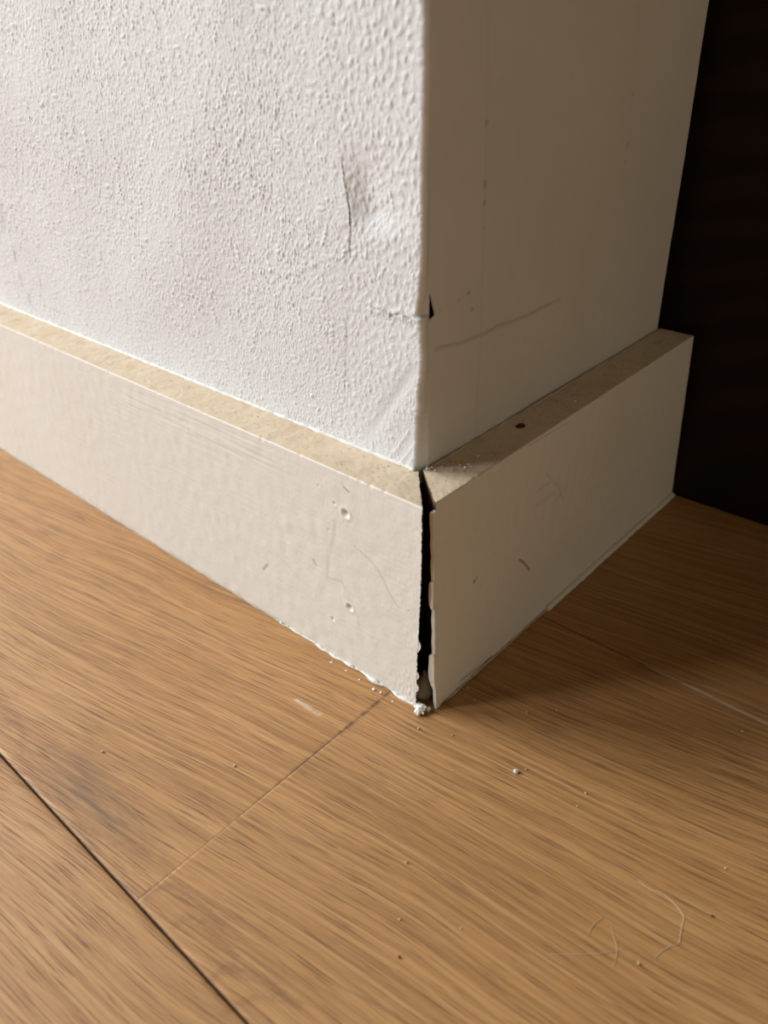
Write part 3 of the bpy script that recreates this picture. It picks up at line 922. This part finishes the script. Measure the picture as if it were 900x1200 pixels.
specks = [(616, 902, .00035), (686, 930, .0003), (676, 945, .00035), (748, 1130, .0004), (476, 1011, .00035), (531, 903, .0003), (120, 881, .0005), (275, 898, .0004),
          (490, 854, .0004), (530, 862, .00035), (556, 821, .0003), (548, 806, .0004), (468, 1078, .00035), (617, 835, .0003), (870, 857, .0003), (850, 1018, .0003), (652, 833, .0003), (540, 1088, .0003)]
SPECK_LABELS = {(616, 902): 'tiny pale speck immediately right of the lone white plaster crumb', (748, 1130): 'tiny pale speck between the curled hair and the short crossing hair',
                (120, 881): 'pale speck on the floor near the long dark joint at the left', (275, 898): 'pale speck on the floorboard left of the thin butt joint',
                (490, 854): 'pale speck right in front of the crumbly caulk clump', (870, 857): 'tiny pale speck just below the pale line in the floor at right'}
base_s = [lump_mesh('dust_speck', 1.0, 60 + k, .8, .4, 1) for k in range(3)]
for k, (px, py, r) in enumerate(specks):
    o = bpy.data.objects.new('dust_speck', base_s[k % 3]); COL.objects.link(o)
    if not base_s[k % 3].materials: base_s[k % 3].materials.append(M_SPECK)
    o.location = tuple(on_floor(px, py)); o.scale = (r, r, r); o.rotation_euler = (0, 0, k * 1.3)
    tag(o, SPECK_LABELS.get((px, py), 'tiny pale speck of dust on the bare floorboards'), 'dust speck', 'dust specks scattered on the floor')
for k, (px, py, r) in enumerate([(834, 1074, .0005), (468, 1122, .0004)]):
    o = put('dark_speck', lump_mesh('dark_speck', r, 80 + k, .6, .4, 1), M_CHIP, on_floor(px, py))
    tag(o, ['tiny dark speck on the floorboards right of the curled hair', 'tiny dark speck on the floorboards left of the straight hair'][k], 'dust speck')

# hairs
def hair(pxs, label, r=0.00006, lift=0.0):
    pts = catmull([on_floor(px, py) + np.array([0, 0, r + (lift if 0 < i < len(pxs) - 1 else 0)]) for i, (px, py) in enumerate(pxs)], 7)
    base = np.array(pts[0]); base[2] = 0
    n = len(pts)
    rr = [r * (0.55 + 0.45 * math.sin(math.pi * min(max(i / (n - 1), .08), .92))) for i in range(n)]
    o = link('hair', tube_mesh('hair', [np.asarray(q) - base for q in pts], rr, 6), M_HAIR); o.location = tuple(base)
    tag(o, label, 'hair', 'loose hairs on the floor'); return o


hair([(748, 1032), (760, 1041), (776, 1047), (790, 1059), (801, 1074), (799, 1086), (797, 1098), (795, 1106), (784, 1110), (774, 1117), (767, 1123)], 'longest pale hair, curled like a hook on the floorboards', 0.00009)
hair([(645, 1118), (670, 1118.5), (695, 1118), (712, 1116), (732, 1112)], 'nearly straight pale hair lying left of the curled one', 0.00007)
hair([(716, 1086), (719, 1098), (723, 1110), (722, 1122), (718, 1135)], 'short pale hair crossing the straight hair', 0.00007)
hair([(706, 1076), (698, 1082), (692, 1089), (690, 1096)], 'very short bent pale hair just above the straight one', 0.00008)

# chips on the raw top of the right skirting
def rest_top(px, py):
    q = on_top(px, py); q[2] = HB + 0.0000; return q


o = put('wood_chip', lump_mesh('wood_chip', 0.0013, 9, 0.5, 0.4), M_CHIP, rest_top(610, 500), 0.9); o.scale = (1.5, .8, .8)
tag(o, 'dark brown chip lying on the raw top of the right skirting', 'chip')
o = put('wood_chip', lump_mesh('wood_chip', 0.0011, 12, 0.5, 0.4), M_CHIP, rest_top(747, 396), 0.4); o.scale = (1.4, .8, .8)
tag(o, 'small dark chip on the far end of the right skirting top', 'chip')
base_c = lump_mesh('plaster_crumb', 1.0, 91, .7, .5, 1); base_c.materials.append(M_CRUMB)
for k, (px, py, r) in enumerate([(501, 551, .0007), (506, 549, .0005), (510, 552, .0004), (518, 548, .0004), (539, 546, .0004), (545, 549, .0005), (549, 545, .0004), (552, 548, .0004),
                                 (560, 536, .0006), (674, 472, .0007), (572, 530, .0003), (530, 551, .0003)]):
    o = bpy.data.objects.new('plaster_crumb', base_c); COL.objects.link(o); o.location = tuple(rest_top(px, py)); o.scale = (r, r, r); o.rotation_euler = (0, 0, k * 2.1)
    tag(o, {(674, 472): 'white crumb halfway along the raw top of the right skirting, apart from the others', (501, 551): 'largest white plaster crumb, at the very corner on the right skirting top',
            (560, 536): 'white plaster crumb in the shade just past the lit corner of the right skirting top'}.get((px, py), 'tiny white plaster crumb strewn near the corner on the right skirting top'), 'crumb', 'plaster crumbs on the right skirting top')
# flakes of caulk on the floor along the left skirting
for k, (px, py, r) in enumerate([(388, 776, .0007), (405, 786, .0005), (421, 797, .0007), (438, 808, .0008), (446, 812, .0007), (460, 822, .0006)]):
    o = put('caulk_flake', lump_mesh('caulk_flake', r * 0.8, 20 + k, .25, .5, 1), M_CRUMB, on_floor(px, py), k)
    tag(o, 'tiny white caulk flake on the floor along the left skirting', 'caulk flake', 'caulk flakes along the left skirting')
